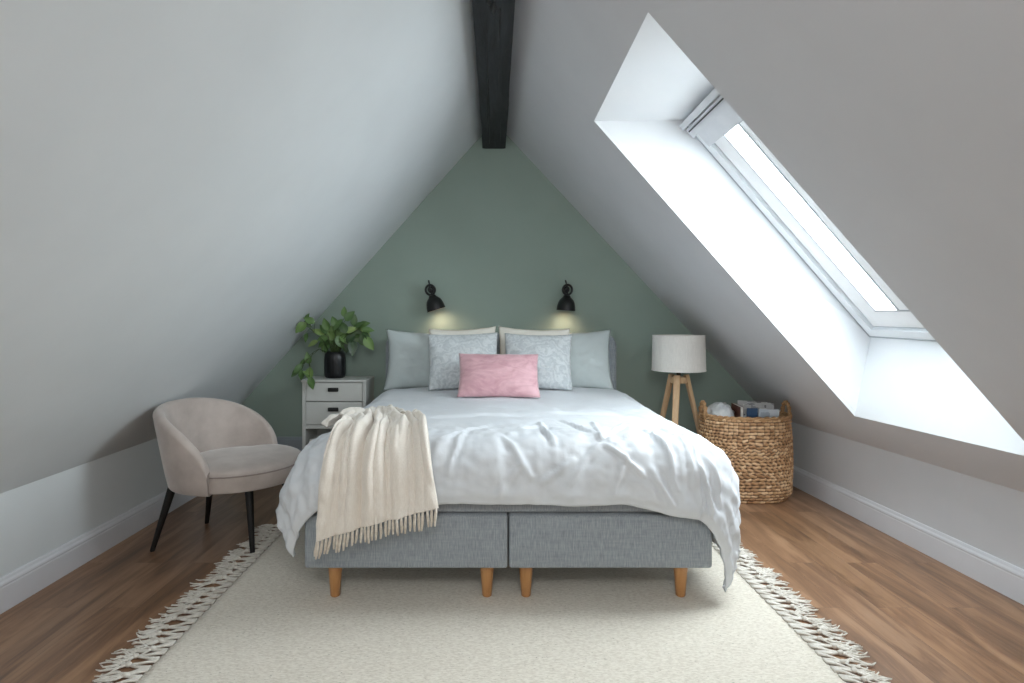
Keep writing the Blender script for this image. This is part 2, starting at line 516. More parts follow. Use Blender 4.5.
# roof window
wn = (WBF - WTF).cross(WTN - WTF).normalized()
if wn.x < 0: wn = -wn                        # outward
def W(u, v, n=0.0):                          # u 0 top .. 1 bottom, v 0 far .. 1 near, n metres outward
    p = WTF.lerp(WBF, u).lerp(WTN.lerp(WBN, u), v)
    return p + wn * n
LU, LV = (WBF - WTF).length, (WTN - WTF).length
def wbox(mb, u0, u1, v0, v1, n0, n1, mi=0):  # u, v in metres from the far top corner
    P = []
    for n in (n0, n1):
        P += [W(u0 / LU, v0 / LV, n), W(u1 / LU, v0 / LV, n), W(u1 / LU, v1 / LV, n), W(u0 / LU, v1 / LV, n)]
    mb.add(P, [(0, 1, 2, 3), (7, 6, 5, 4), (0, 4, 5, 1), (1, 5, 6, 2), (2, 6, 7, 3), (3, 7, 4, 0)], mi=mi)
def wring(mb, mu0, mu1, mv, w, n0, n1, mi=0):
    """rectangular ring set in by mu0 top, mu1 bottom, mv sides, of width w"""
    wbox(mb, mu0, mu0 + w, mv, LV - mv, n0, n1, mi); wbox(mb, LU - mu1 - w, LU - mu1, mv, LV - mv, n0, n1, mi)
    wbox(mb, mu0 + w, LU - mu1 - w, mv, mv + w, n0, n1, mi); wbox(mb, mu0 + w, LU - mu1 - w, LV - mv - w, LV - mv, n0, n1, mi)
win = bpy.data.objects.new('window_1', None); COL.objects.link(win); struct(win)
mb = MB(); wring(mb, 0.0, 0.0, 0.0, 0.006, -0.016, 0.03)
mb.build('trim_edge', M['seal'], win)
mb = MB(); wring(mb, 0.006, 0.006, 0.006, 0.056, -0.012, 0.03)
mb.build('window_frame', M['frame_white'], win)
mb = MB(); wring(mb, 0.062, 0.062, 0.062, 0.012, 0.014, 0.03)
mb.build('seal', M['seal'], win)
mb = MB(); wring(mb, 0.074, 0.074, 0.074, 0.122, 0.006, 0.034)
sash = mb.build('sash', M['sash_white'], win)
mb = MB(); wring(mb, 0.196, 0.196, 0.196, 0.010, 0.002, 0.034)
mb.build('glazing_seal', M['seal'], sash)
mb = MB(); wbox(mb, 0.206, LU - 0.206, 0.206, LV - 0.206, 0.018, 0.026)
mb.build('window_glass', M['glass'], win)
mb = MB(); wbox(mb, 0.206, LU - 0.206, 0.380, 0.470, 0.004, 0.017)
bar = mb.build('glazing_bar', M['sash_white'], win)
mb = MB(); wbox(mb, 0.206, LU - 0.206, 0.366, 0.380, 0.002, 0.017)
mb.build('bar_seal', M['seal'], bar)
# grey ventilation rail along the top of the sash
mb = MB(); wbox(mb, 0.0, 0.035, 0.008, LV - 0.008, -0.05, -0.012)
mb.build('top_trim', M['vent_grey'], win)
mb = MB(); wbox(mb, 0.045, 0.105, 0.03, LV - 0.03, -0.045, 0.02); wbox(mb, 0.105, 0.20, 0.05, LV - 0.05, -0.02, 0.035)
rail = mb.build('ventilation_rail', M['vent_grey'], win)
mb = MB(); wbox(mb, 0.058, 0.066, 0.05, LV - 0.05, -0.052, -0.044)
mb.build('rail_slot', M['dark_hole'], rail)

# ridge beam
def beam():
    xs0, xs1, z0, z1 = RX - 0.096, RX + 0.096, 2.695, 2.86
    n = 150
    rows = []
    sec = []
    for k in range(9): sec.append((xs0 + (xs1 - xs0) * k / 8, z0))
    for k in range(1, 5): sec.append((xs1, z0 + (z1 - z0) * k / 4))
    for k in range(1, 9): sec.append((xs1 - (xs1 - xs0) * k / 8, z1))
    for k in range(1, 4): sec.append((xs0, z1 - (z1 - z0) * k / 4))
    for i in range(n + 1):
        y = YF + (YB - 0.01 - YF) * i / n
        row = []
        for (x, z) in sec:
            edge = 1.0 if (abs(x - xs0) < 1e-4 or abs(x - xs1) < 1e-4) and abs(z - z0) < 1e-4 else 0.35
            dx = 0.006 * edge * fbm(y * 3, x * 20, z * 9); dz = 0.008 * edge * fbm(y * 2.5 + 9, x * 12, z * 4)
            row.append(Vector((x + dx - 0.008 * (YB - y), y, z + dz + (0.004 if edge == 1 else 0))))
        rows.append(row)
    mb = MB().grid(rows, close_v=True)
    L = len(sec)
    mb.f.append(tuple(range(L))); mb.mi.append(0)
    mb.f.append(tuple((n) * L + k for k in range(L - 1, -1, -1))); mb.mi.append(0)
    # shakes and knots along the underside
    o = mb.build('ceiling_beam', M['beam'], smooth=True, angle=0.7)
    mc = MB()
    for (x, ya, yb, w) in ((-0.035, 2.7, 4.6, 0.0035), (0.03, 3.1, 3.5, 0.003), (0.05, 4.0, 4.6, 0.003), (-0.05, 3.6, 4.4, 0.002), (0.028, 2.6, 2.9, 0.005), (0.0, 2.55, 2.66, 0.012), (-0.02, 2.5, 2.58, 0.01)):
        pts = [(RX + x + 0.004 * fbm(k * 0.7, x * 40) - 0.008 * (YB - ya - (yb - ya) * k / 14), ya + (yb - ya) * k / 14, z0 + 0.0005) for k in range(15)]
        mc.tube(pts, [w * (0.3 + math.sin(PI * (k + 0.5) / 15)) for k in range(15)], 6)
    mc.build('crack', M['handle_black'], o, smooth=True)
    return struct(o)
beam()

# skirting boards with a stepped moulded top
def skirting(name, p0, p1, inward, h, mat, t=0.02):
    prof = [(0, 0), (t, 0), (t, h - 0.042), (t - 0.002, h - 0.038), (t - 0.002, h - 0.034), (t + 0.001, h - 0.030),
            (t - 0.001, h - 0.022), (t - 0.007, h - 0.014), (t - 0.009, h - 0.006), (t - 0.012, h), (0, h)]
    p0, p1, inward = Vector(p0), Vector(p1), Vector(inward)
    rows = [[p + inward * x + Vector((0, 0, z)) for x, z in prof] for p in (p0, p1)]
    mb = MB().grid(rows, close_v=True)
    n = len(prof)
    mb.f += [tuple(range(n)), tuple(range(2 * n - 1, n - 1, -1))]; mb.mi += [0, 0]
    return struct(mb.build(name, mat))
skirting('baseboard_left', (LX, YF, 0), (LX, YB, 0), (1, 0, 0), 0.148, M['skirting'])
skirting('baseboard_right', (right_x(YF), YF, 0), (right_x(YB), YB, 0), (-1, 0, 0), 0.150, M['skirting'])
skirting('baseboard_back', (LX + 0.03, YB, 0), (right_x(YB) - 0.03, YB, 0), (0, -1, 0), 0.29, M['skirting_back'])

# ------------------------------------------------------------------ rug
RUGX0, RUGX1, RUGY0, RUGY1 = -1.235, 1.240, 1.55, 3.52
rug = thing('area_rug', 'ivory woven wool rug with knotted fringes lying under the bed', 'rug', (0.02, 2.5, 0))
def rug_body():
    nx, ny = 60, 50
    rows = []
    for i in range(nx + 1):
        x = RUGX0 + (RUGX1 - RUGX0) * i / nx
        row = []
        for j in range(ny + 1):
            y = RUGY0 + (RUGY1 - RUGY0) * j / ny
            e = min(min(i, nx - i) / nx * 2.4, min(j, ny - j) / ny * 1.9)
            z = 0.004 + 0.008 * smooth01(e / 0.03) + 0.0006 * fbm(x * 3, y * 3)
            xx = x + (0.008 * fbm(y * 4, 3.3) if i in (0, nx) else 0)
            row.append(Vector((xx - 0.02, y - 2.5, z)))
        rows.append(row)
    mb = MB().grid(rows)
    # edge skirt down to the floor
    def strip(pts):
        mb.grid([[p for p in pts], [Vector((p.x, p.y, 0.0005)) for p in pts]])
    strip(rows[0]); strip(rows[-1]); strip([r[0] for r in rows]); strip([r[-1] for r in rows])
    mb.build('rug_body', M['rug'], rug, smooth=True, merge=True)
rug_body()
def rug_fringe(side):
    mb = MB()
    x0 = (RUGX0 if side < 0 else RUGX1) - 0.02
    n = 36 if side < 0 else 40
    dy = (RUGY1 - RUGY0 - 0.02) / n
    r = 0.0052
    for k in range(n):
        y = RUGY0 - 2.5 + 0.01 + dy * (k + 0.5)
        lean = -0.012 + 0.016 * fbm(k * 0.23, 1.7 + side) if side < 0 else -0.028 + 0.014 * fbm(k * 0.31, 4.7)
        kx = x0 + side * (0.076 + 0.022 * random.uniform(-1, 1)); ky = y + lean + 0.008 * random.uniform(-1, 1)
        # four cords run together into one knot
        for s in (-0.5, -0.42, -0.3, 0.3, 0.42, 0.5):
            ys = y + s * dy
            w1 = 0.004 * random.uniform(-1, 1)
            pts = [(x0 - side * 0.006, ys, 0.009), (x0 + side * 0.026, ys * 0.75 + ky * 0.25 + w1, 0.008),
                   (x0 + side * 0.054, ys * 0.3 + ky * 0.7 + w1, 0.007), (kx, ky, 0.0085)]
            mb.tube(pts, [r, r * 0.9, r * 0.85, r * 0.9], 6)
        kr = r * 2.1
        mb.tube([(kx - kr, ky, 0.009), (kx - kr * 0.5, ky, 0.010), (kx + kr * 0.5, ky, 0.010), (kx + kr, ky, 0.009)], [kr * 0.45, kr * 0.9, kr * 0.9, kr * 0.45], 7)
        # a loose tail of wavy strands
        for s in (-1.1, -0.8, -0.5, -0.2, 0.1, 0.4, 0.7, 1.0):
            L = 0.080 + 0.032 * random.uniform(-1, 1)
            e = 0.70 * s * dy + 0.022 * random.uniform(-1, 1) + lean * 0.6
            c1, c2 = 0.014 * random.uniform(-1, 1), 0.013 * random.uniform(-1, 1)
            pts = [(kx, ky, 0.009)]
            for q in (0.2, 0.4, 0.6, 0.8, 1.0):
                pts.append((kx + side * L * q * (1 - 0.08 * abs(s)), ky + e * q ** 0.7 + c1 * math.sin(q * PI) + c2 * math.sin(q * 2 * PI), 0.007 + 0.004 * random.random()))
            mb.tube(pts, [r * 0.8, r * 0.75, r * 0.75, r * 0.7, r * 0.65, r * 0.35], 5)
    return mb.build('fringe', M['rug_fringe'], rug, smooth=True)
rug_fringe(-1); rug_fringe(1)

# ------------------------------------------------------------------ bed
BX, BHW, BY0, BY1 = 0.081, 0.90, 2.50, 4.49
RT = 0.0125                                  # rug top
bed = thing('double_bed', 'wide bed with grey upholstered base, headboard and tapered wooden legs', 'bed', (BX, 3.5, RT))
def rel(p): return (p[0] - BX, p[1] - 3.5, p[2] - RT)
for s in (-1, 1):
    x0, x1 = (BX - BHW, BX - 0.003) if s < 0 else (BX + 0.003, BX + BHW)
    # base box, very slightly narrower at the bottom, soft edges
    bm = MB(); bm.box(rel((x0, BY0, 0.170)), rel((x1, BY1, 0.408)), 0.014, 3)
    bm.build('bed_base', M['bed_fabric'], bed, smooth=True, angle=0.6)
def bed_leg(x, y):
    prof = [(0.0, 0.0), (0.018, 0.0), (0.0215, 0.004), (0.0325, 0.150), (0.033, 0.160), (0.0, 0.160)]
    MB().lathe(prof, 24, Matrix.Translation(rel((x, y, RT)))).build('leg', M['bed_wood'], bed, smooth=True, angle=0.7)
for y in (2.585, 4.38):
    for x in (-0.704, -0.014, 0.1635, 0.867):
        bed_leg(x, y)
# mattress: grey topper layer shows under the duvet
mb = MB(); mb.box(rel((BX - BHW + 0.02, BY0 + 0.012, 0.409)), rel((BX + BHW - 0.02, BY1 - 0.01, 0.478)), 0.022, 4)
mb.box(rel((BX - BHW + 0.03, BY0 + 0.03, 0.476)), rel((BX + BHW - 0.03, BY1 - 0.01, 0.655)), 0.04, 4)
mb.build('mattress', M['bed_topper'], bed, smooth=True, angle=0.8)
def headboard():
    x0, x1, z0, z1, R = -0.832, 1.008, 0.03, 1.158, 0.10
    out = [(x0, z0), (x1, z0)]
    for k in range(9):
        t = k / 8 * PI / 2; out.append((x1 - R + R * math.cos(t), z1 - R + R * math.sin(t)))
    for k in range(9):
        t = PI / 2 + k / 8 * PI / 2; out.append((x0 + R + R * math.cos(t), z1 - R + R * math.sin(t)))
    cx, cz = (x0 + x1) / 2, 0.6
    rows = []
    prof = [(4.502, 0.030), (4.505, 0.012), (4.515, 0.003), (4.53, 0.0), (4.60, 0.0), (4.615, 0.004), (4.622, 0.02)]
    for (y, ins) in prof:
        row = []
        for (x, z) in out:
            dx = -ins * (1 if x > cx else -1)
            dz = -ins if z > 0.6 else ins
            row.append(Vector(rel((x + dx, y, z + dz))))
        rows.append(row)
    n = len(out)
    mb = MB().grid(rows, close_v=True)
    mb.f += [tuple(range(n)), tuple(len(prof) * n - 1 - k for k in range(n))]; mb.mi += [0, 0]
    mb.build('headboard', M['bed_fabric'], bed, smooth=True, angle=0.8)
headboard()

# ------------------------------------------------------------------ duvet
DHL = 0.795                                 # the left side rolls over a little earlier
DHW, DYI, DZ = 0.82, 2.612, 0.712            # where the sides and the foot begin to roll over, top height
DY1 = 4.34
DAL, DAR, DBF = DHL + 0.535, DHW + 0.67, 0.372
def roll(r, th, sg=1):
    """outward travel and drop after r metres of cloth past the roll line; th 0 = side, pi/2 = foot"""
    k = math.sin(th) ** 2
    R = (0.21 if sg > 0 else 0.17) * (1 - k) + 0.165 * k
    ph = math.radians(80 if sg > 0 else 80 * k + 58 * (1 - k))
    if r < R * ph:
        return R * math.sin(r / R), R * (1 - math.cos(r / R))
    o, dr = R * math.sin(ph), R * (1 - math.cos(ph))
    q = r - R * ph
    # the hanging part eases to vertical and then tucks slightly in
    return o + q * ((1 - k) * 0.64 + k * 0.16 if sg < 0 else 0.15) - (0.30 if sg > 0 else 0.30 + 0.72 * (1 - k)) * q * q, dr + q * (0.985 if sg > 0 else 0.985 - 0.12 * (1 - k))
def dome(a, b):
    return 0.022 * smooth01((-b - 1.1) / 0.5) + 0.030 * (1 - min(1, (a / 0.95) ** 2)) + 0.012 * fbm(a * 2.2, b * 2.2, 4.0)
def D0(a, b):
    """duvet mid surface: a across from the bed's middle, b from the foot roll line (negative towards the pillows)"""
    ca = max(-DHL, min(DHW, a)); sg = 1 if a > 0 else -1; da = abs(a) - (DHW if a > 0 else DHL)
    cb = min(0.0, b); db = max(0.0, b)
    da = max(0.0, da)
    r = math.hypot(da, db)
    th = math.atan2(db, da) if r > 1e-9 else 0.0
    o, dr = roll(r, th, sg)
    # soften the start of the roll along the top
    x = BX + ca + (sg * math.cos(th) ** (1.6 if sg > 0 else 1.5) * o if r > 0 else 0)
    y = DYI - cb - (math.sin(th) * o if r > 0 else 0)
    return Vector((x, y, DZ + dome(ca, cb) - dr))
def DN(a, b, e=0.012):
    n = (D0(a + e, b) - D0(a - e, b)).cross(D0(a, b - e) - D0(a, b + e))
    return n.normalized()
# creases in the cotton: (a0, b0, a1, b1, width, height)
CREASES = [(0.17, -0.34, 0.20, 0.02, 0.022, 0.020), (0.06, -0.22, 0.24, -0.30, 0.020, 0.012), (0.42, -0.02, 0.30, -0.42, 0.022, 0.015),
           (0.42, -0.03, 0.46, -0.42, 0.020, 0.014), (0.42, -0.02, 0.60, -0.36, 0.022, 0.016), (0.43, 0.00, 0.70, -0.10, 0.020, 0.018),
           (0.42, 0.02, 0.58, 0.16, 0.020, 0.018), (0.40, 0.02, 0.26, 0.20, 0.022, 0.015), (0.66, -0.20, 0.72, 0.22, 0.022, 0.016),
           (0.78, -0.28, 0.80, 0.20, 0.022, 0.015), (-0.20, -0.10, -0.26, 0.16, 0.022, 0.016), (-0.30, -0.02, -0.10, -0.24, 0.024, 0.012),
           (-0.02, -0.02, 0.10, 0.18, 0.026, 0.014), (0.28, 0.10, 0.14, 0.20, 0.022, 0.014), (0.05, 0.12, -0.08, 0.30, 0.026, 0.012),
           (0.52, 0.06, 0.44, 0.26, 0.024, 0.013), (0.62, 0.14, 0.70, 0.28, 0.024, 0.014), (-0.42, -0.55, 0.20, -0.62, 0.05, 0.010),
           (0.10, -0.75, 0.62, -0.66, 0.05, 0.010), (-0.15, -0.95, 0.30, -0.85, 0.05, 0.008), (0.60, -0.95, 0.80, -0.55, 0.05, 0.010),
           (0.90, 0.05, 1.05, 0.20, 0.03, 0.020), (0.86, 0.12, 0.98, 0.28, 0.028, 0.020), (0.95, -0.25, 1.15, -0.05, 0.04, 0.012),
           (-0.88, -0.30, -1.05, 0.10, 0.045, 0.014), (-0.95, -0.60, -1.15, -0.15, 0.05, 0.014)]
def crease(a, b):
    h = 0.0
    for (a0, b0, a1, b1, w, hh) in CREASES:
        b0 += 0.07; b1 += 0.07; w *= 0.62; hh *= 1.05
        ux, uy = a1 - a0, b1 - b0
        L2 = ux * ux + uy * uy
        t = ((a - a0) * ux + (b - b0) * uy) / L2
        tc = max(0.0, min(1.0, t))
        # the line of the crease wavers
        wob = 0.012 * mnoise.noise(Vector((tc * 4, a0 * 9, b0 * 7)))
        dd = math.hypot(a - a0 - ux * tc + uy * wob * 2, b - b0 - uy * tc - ux * wob * 2)
        if dd < 4 * w:
            f = math.exp(-(dd / w) ** 2) - 0.45 * math.exp(-((dd - 1.5 * w) / (0.9 * w)) ** 2)
            h += hh * f * (0.35 + 0.65 * math.sin(PI * (0.12 + 0.76 * tc)))
    return h
def ddisp(a, b):
    front = smooth01((b + 0.45) / 0.4)
    side = smooth01((abs(a) - 0.72) / 0.2)
    h = 0.016 * fbm(a * 3.1 + 2, b * 3.1, 1.0) + 0.006 * fbm(a * 9, b * 9, 2.0)
    # hanging folds, running down the drop
    n1 = fbm(a * 7.0 + 0.5 * fbm(a * 3, b * 3), b * 2.2, 6.0)
    h += front * 0.016 * (0.5 - abs(n1) * 2.0)
    n2 = fbm(b * 6.0, a * 1.8, 9.0)
    h += side * 0.018 * (0.5 - abs(n2) * 2.0)
    h += 0.005 * (0.4 - abs(fbm(a * 5 + b * 3, b * 6 - a * 2, 3.0)) * 2) * (0.4 + front)
    h += (front * 0.7 + 0.25) * 0.011 * (0.35 - abs(fbm(a * 11 + b * 4, b * 9 - a * 3, 12.0)) * 2.2)
    return h + crease(a, b)
def hem_b(a):                                # the foot hem wanders a little
    return DBF + 0.018 * fbm(a * 2.6, 5.5) + 0.012 * math.sin(a * 9) - 0.02 * smooth01((0.3 - abs(a - 0.15)) / 0.3) + 0.03 * smooth01((a - 0.45) / 0.3)
def duvet():
    na, nb = 230, 190
    rows = []
    for i in range(na + 1):
        a = -DAL + (DAL + DAR) * i / na
        hb = hem_b(max(-DHW, min(DHW, a)))
        row = []
        for j in range(nb + 1):
            b = -(DY1 - DYI) + (hb + DY1 - DYI) * j / nb
            p = D0(a, b); n = DN(a, b)
            edge = min(1.0, min(a + DAL, DAR - a, hb - b) / 0.05)
            tuck = -0.016 * (1 - smooth01(edge))
            h = ddisp(a, b) * (0.45 + 0.55 * smooth01(edge))
            if b < -1.35: h *= 0.6
            row.append(p + n * (h + tuck))
        rows.append(row)
    mb = MB().grid(rows)
    o = mb.build('duvet', M['duvet'], smooth=True)
    md = o.modifiers.new('thick', 'SOLIDIFY'); md.thickness = 0.020; md.offset = -1
    # outward normals are up: check and flip when needed
    me = o.data
    mid = me.polygons[len(me.polygons) // 2]
    if mid.normal.z < 0:
        me.flip_normals()
    return o
tag(duvet(), 'rumpled white cotton duvet spread over the bed and hanging past its sides', 'duvet')

# ------------------------------------------------------------------ throw blanket
def throw():
    # control rows from the bunched far end to the hem: left, middle, right points on the duvet (a, b)
    V = [0.0, 0.10, 0.22, 0.34, 0.52, 0.72, 1.0]
    Lc = [(-0.915, -0.34), (-0.905, -0.28), (-0.86, -0.22), (-0.80, -0.16), (-0.765, -0.03), (-0.785, 0.15), (-0.815, 0.475)]
    Mc = [(-0.76, -0.74), (-0.72, -0.60), (-0.68, -0.42), (-0.63, -0.27), (-0.585, -0.09), (-0.57, 0.11), (-0.57, 0.42)]
    Rc = [(-0.54, -0.30), (-0.49, -0.24), (-0.445, -0.17), (-0.41, -0.10), (-0.375, 0.01), (-0.345, 0.12), (-0.295, 0.355)]
    def lin(C, v):
        for k in range(len(V) - 1):
            if v <= V[k + 1] + 1e-9:
                t = (v - V[k]) / (V[k + 1] - V[k])
                p0, p1, p2, p3 = C[max(0, k - 1)], C[k], C[k + 1], C[min(len(C) - 1, k + 2)]
                return tuple(0.5 * ((2 * p1[q]) + (-p0[q] + p2[q]) * t + (2 * p0[q] - 5 * p1[q] + 4 * p2[q] - p3[q]) * t * t + (-p0[q] + 3 * p1[q] - 3 * p2[q] + p3[q]) * t ** 3) for q in (0, 1))
        return C[-1]
    def surf(u, v):
        l, m, r = lin(Lc, v), lin(Mc, v), lin(Rc, v)
        a, b = [(1 - u) * (1 - 2 * u) * l[q] + 4 * u * (1 - u) * m[q] - u * (1 - 2 * u) * r[q] for q in (0, 1)]
        p = D0(a, b); n = DN(a, b)
        base = max(0.0, crease(a, b)) + max(0.004, ddisp(a, b) - crease(a, b)) + 0.010
        w = u + 0.10 * fbm(u * 2.2, v * 2.4, 8.0) + 0.05 * (1 - v) * math.sin(3 * v + 1)
        amp = (0.75 + 0.9 * abs(fbm(u * 3.1, v * 1.2, 5.0)) * 2) * 0.9 * (0.008 + 0.040 * smooth01((v - 0.12) / 0.30) * (1 - 0.5 * smooth01((v - 0.55) / 0.45)))
        # rounded ridges that meet in sharp valleys
        pl = abs(math.sin(PI * (4.4 * w + 0.35))) ** 0.75 * 1.25 + abs(math.sin(PI * (7.3 * w + 0.1 + 0.25 * v))) ** 0.7 * 0.55
        h = base + amp * pl
        # bunched roll across the far right of the gather and a ridge along the far edge
        h += 0.028 * math.exp(-((v - 0.17 - 0.05 * (u - 0.6)) / 0.05) ** 2) * smooth01((u - 0.40) / 0.2)
        h += 0.044 * math.exp(-((v - 0.09 - 0.04 * math.sin(u * 4)) / 0.055) ** 2) * (0.7 + 0.3 * math.sin(u * 7 + 1))
        h += 0.018 * abs(fbm(u * 5 + v * 6, v * 12 - u * 3, 3.0)) * (1 - smooth01((v - 0.3) / 0.3)) * 2
        if v > 0.68: h += 0.018 * smooth01((v - 0.68) / 0.3)
        return p + n * h
    nu, nv = 120, 120
    rows = [[surf(i / nu, j / nv) for j in range(nv + 1)] for i in range(nu + 1)]
    t = tag(MB().grid(rows).build('throw_blanket', M['throw'], smooth=True), 'cream fringed wool throw bunched over the foot corner of the white duvet', 'blanket')
    md = t.modifiers.new('thick', 'SOLIDIFY'); md.thickness = 0.006; md.offset = 0
    mb = MB()
    n = 31
    for k in range(n):
        u = (k + 0.5) / n
        p = surf(u, 1.0) + Vector((0, 0, 0.003))
        L = 0.072 + 0.010 * random.uniform(-1, 1)
        sx = 0.007 * random.uniform(-1, 1) - 0.016 * max(0, 0.5 - u) * 2; sy = 0.004 * random.uniform(-1, 1)
        pts = [p, p + Vector((sx * 0.2, sy * 0.2 - 0.001, -L * 0.33)), p + Vector((sx * 0.6 + 0.002 * random.uniform(-1, 1), sy * 0.6, -L * 0.66)), p + Vector((sx, sy, -L))]
        mb.tube(pts, [0.0050, 0.0064, 0.0062, 0.0040], 7)
    mb.build('fringe', M['throw_fringe'], t, smooth=True)
throw()

# ------------------------------------------------------------------ pillows
def pillow_mesh(w, h, t, seed, pinch=0.05, wr=0.010, n=44, flange=0.0):
    mb = MB()
    F, B = [], []
    for i in range(n + 1):
        u = -1 + 2 * i / n
        f, b = [], []
        for j in range(n + 1):
            v = -1 + 2 * j / n
            x = w / 2 * u * (1 - pinch * (1 - v * v)) ; z = h / 2 + h / 2 * v * (1 - pinch * 1.1 * (1 - u * u))
            k = max(0.0, (1 - abs(u) ** 2.4) * (1 - abs(v) ** 2.4)) ** 0.6
            # soft wrinkles radiating from the corners and seams
            cr = fbm(u * 2.2 + seed, v * 2.2, seed * 1.7) * 1.4 + 0.7 * (0.35 - abs(fbm(u * 4 + seed * 3, v * 3, 2.0)) * 2)
            th = t / 2 * k * (1.0 - 0.12 * v) + wr * cr * k
            e = 0.004 * fbm(u * 3, v * 3, seed + 5)
            f.append(Vector((x + e, -th, z + e))); b.append(Vector((x + e, th * 0.75, z + e)))
        F.append(f); B.append(b)
    mb.grid(F); mb.grid(B, flip=True)
    if flange:
        pass
    return mb
def pillow(name, label, group, x, y, z, w, h, t, tilt, mat, seed, rz=0.0, ry=0.0, **kw):
    o = pillow_mesh(w, h, t, seed, **kw).build(name, mat, smooth=True, merge=True)
    o.location = (x, y, z); o.rotation_euler = (-math.radians(tilt), math.radians(ry), math.radians(rz))
    return tag(o, label, 'pillow', group)
ZT = 0.725
pillow('bed_pillow', 'pale sage pillow at the left end of the row, leaning on the headboard', 'bed pillows', -0.492, 4.372, ZT - 0.012, 0.66, 0.478, 0.15, 9, M['pillow_sage'], 1.3, 1, 1.6, pinch=0.09)
pillow('bed_pillow', 'pale sage pillow at the right end of the row, leaning on the headboard', 'bed pillows', 0.632, 4.372, ZT - 0.012, 0.65, 0.478, 0.15, 9, M['pillow_sage'], 4.1, -1, -1.4, pinch=0.09)
pillow('bed_pillow', 'cream pillow whose top edge shows above the left grey patterned cushion', 'bed pillows', -0.192, 4.245, ZT + 0.034, 0.515, 0.462, 0.12, 12, M['pillow_white'], 7.7, 1, -2.2, pinch=0.08)
pillow('bed_pillow', 'cream pillow whose top edge shows above the right grey patterned cushion', 'bed pillows', 0.318, 4.245, ZT + 0.034, 0.55, 0.462, 0.12, 12, M['pillow_white'], 9.2, -1, 2.2, pinch=0.08)
pillow('throw_cushion', 'grey damask cushion on the left, half behind the pink cushion', 'grey damask cushions', -0.185, 4.095, ZT + 0.037, 0.52, 0.425, 0.15, 17, M['damask'], 12.4, 3, -1.5, pinch=0.05)
pillow('throw_cushion', 'grey damask cushion on the right, half behind the pink cushion', 'grey damask cushions', 0.345, 4.095, ZT + 0.037, 0.50, 0.42, 0.15, 17, M['damask'], 15.9, -3, 1.0, pinch=0.05)
pillow('throw_cushion', 'dusty pink velvet oblong cushion in front of all the others', None, 0.058, 3.775, ZT + 0.026, 0.555, 0.335, 0.14, 33, M['pink'], 21.0, 0, 0.5, pinch=0.04, wr=0.013)

# ------------------------------------------------------------------ nightstand
NX0, NX1, NY0, NY1, NZ = -1.455, -0.960, 4.394, 4.70, 0.803
night = thing('nightstand', 'white two-drawer nightstand with open shelf, left of the bed', 'nightstand', ((NX0 + NX1) / 2, (NY0 + NY1) / 2, 0))
nb = ((NX0 + NX1) / 2, (NY0 + NY1) / 2)
def nr(x, y, z): return (x - nb[0], y - nb[1], z)
mb = MB()
mb.box(nr(NX0, NY0 + 0.004, 0.0), nr(NX0 + 0.028, NY1, NZ - 0.018), 0.002, 1)
mb.box(nr(NX1 - 0.028, NY0 + 0.004, 0.0), nr(NX1, NY1, NZ - 0.018), 0.002, 1)
mb.box(nr(NX0 + 0.028, NY1 - 0.015, 0.08), nr(NX1 - 0.028, NY1 - 0.004, NZ - 0.018))
mb.box(nr(NX0 + 0.028, NY0 + 0.006, 0.423), nr(NX1 - 0.028, NY1 - 0.016, 0.453), 0.002, 1)
mb.box(nr(NX0 + 0.028, NY0 + 0.006, 0.10), nr(NX1 - 0.028, NY1 - 0.016, 0.128), 0.002, 1)
mb.build('carcass', M['lacquer'], night)
MB().box(nr(NX0 - 0.006, NY0 - 0.008, NZ - 0.018), nr(NX1 + 0.006, NY1 + 0.0, NZ), 0.003, 2).build('top', M['lacquer'], night)
for (z0, z1) in ((0.637, 0.780), (0.457, 0.631)):
    dmb = MB().box(nr(NX0 + 0.031, NY0 + 0.002, z0), nr(NX1 - 0.031, NY0 + 0.022, z1), 0.002, 1)
    dmb.box(nr(NX0 + 0.045, NY0 + 0.022, z0 + 0.01), nr(NX1 - 0.045, NY1 - 0.03, z1 - 0.03))
    dr = dmb.build('drawer', M['lacquer'], night)
    hz = z0 + 0.09 if z0 > 0.6 else z0 + 0.117
    MB().box(nr(-1.253, NY0 - 0.012, hz - 0.015), nr(-1.172, NY0 + 0.003, hz + 0.015), 0.005, 3).build('handle', M['handle_black'], dr, smooth=True, angle=0.8)
# small box with a dark patterned front on the open shelf
sb = thing('storage_box', 'small white box with dark front inside the open nightstand shelf', 'box', (-1.32, 4.50, 0.129))
MB().box((-0.085, -0.07, 0.0), (0.085, 0.07, 0.20), 0.004, 2).build('box_body', M['box_white'], sb)
MB().box((-0.089, -0.074, 0.172), (0.089, 0.074, 0.206), 0.003, 2).build('lid', M['box_white'], sb)
mb = MB()
for (x, z, w, h) in ((-0.055, 0.03, 0.018, 0.12), (-0.020, 0.03, 0.022, 0.12), (-0.038, 0.085, 0.03, 0.02), (0.03, 0.04, 0.03, 0.10)):
    mb.box((x, -0.0735, z), (x + w, -0.0695, z + h))
mb.build('front_panel', M['handle_black'], sb)

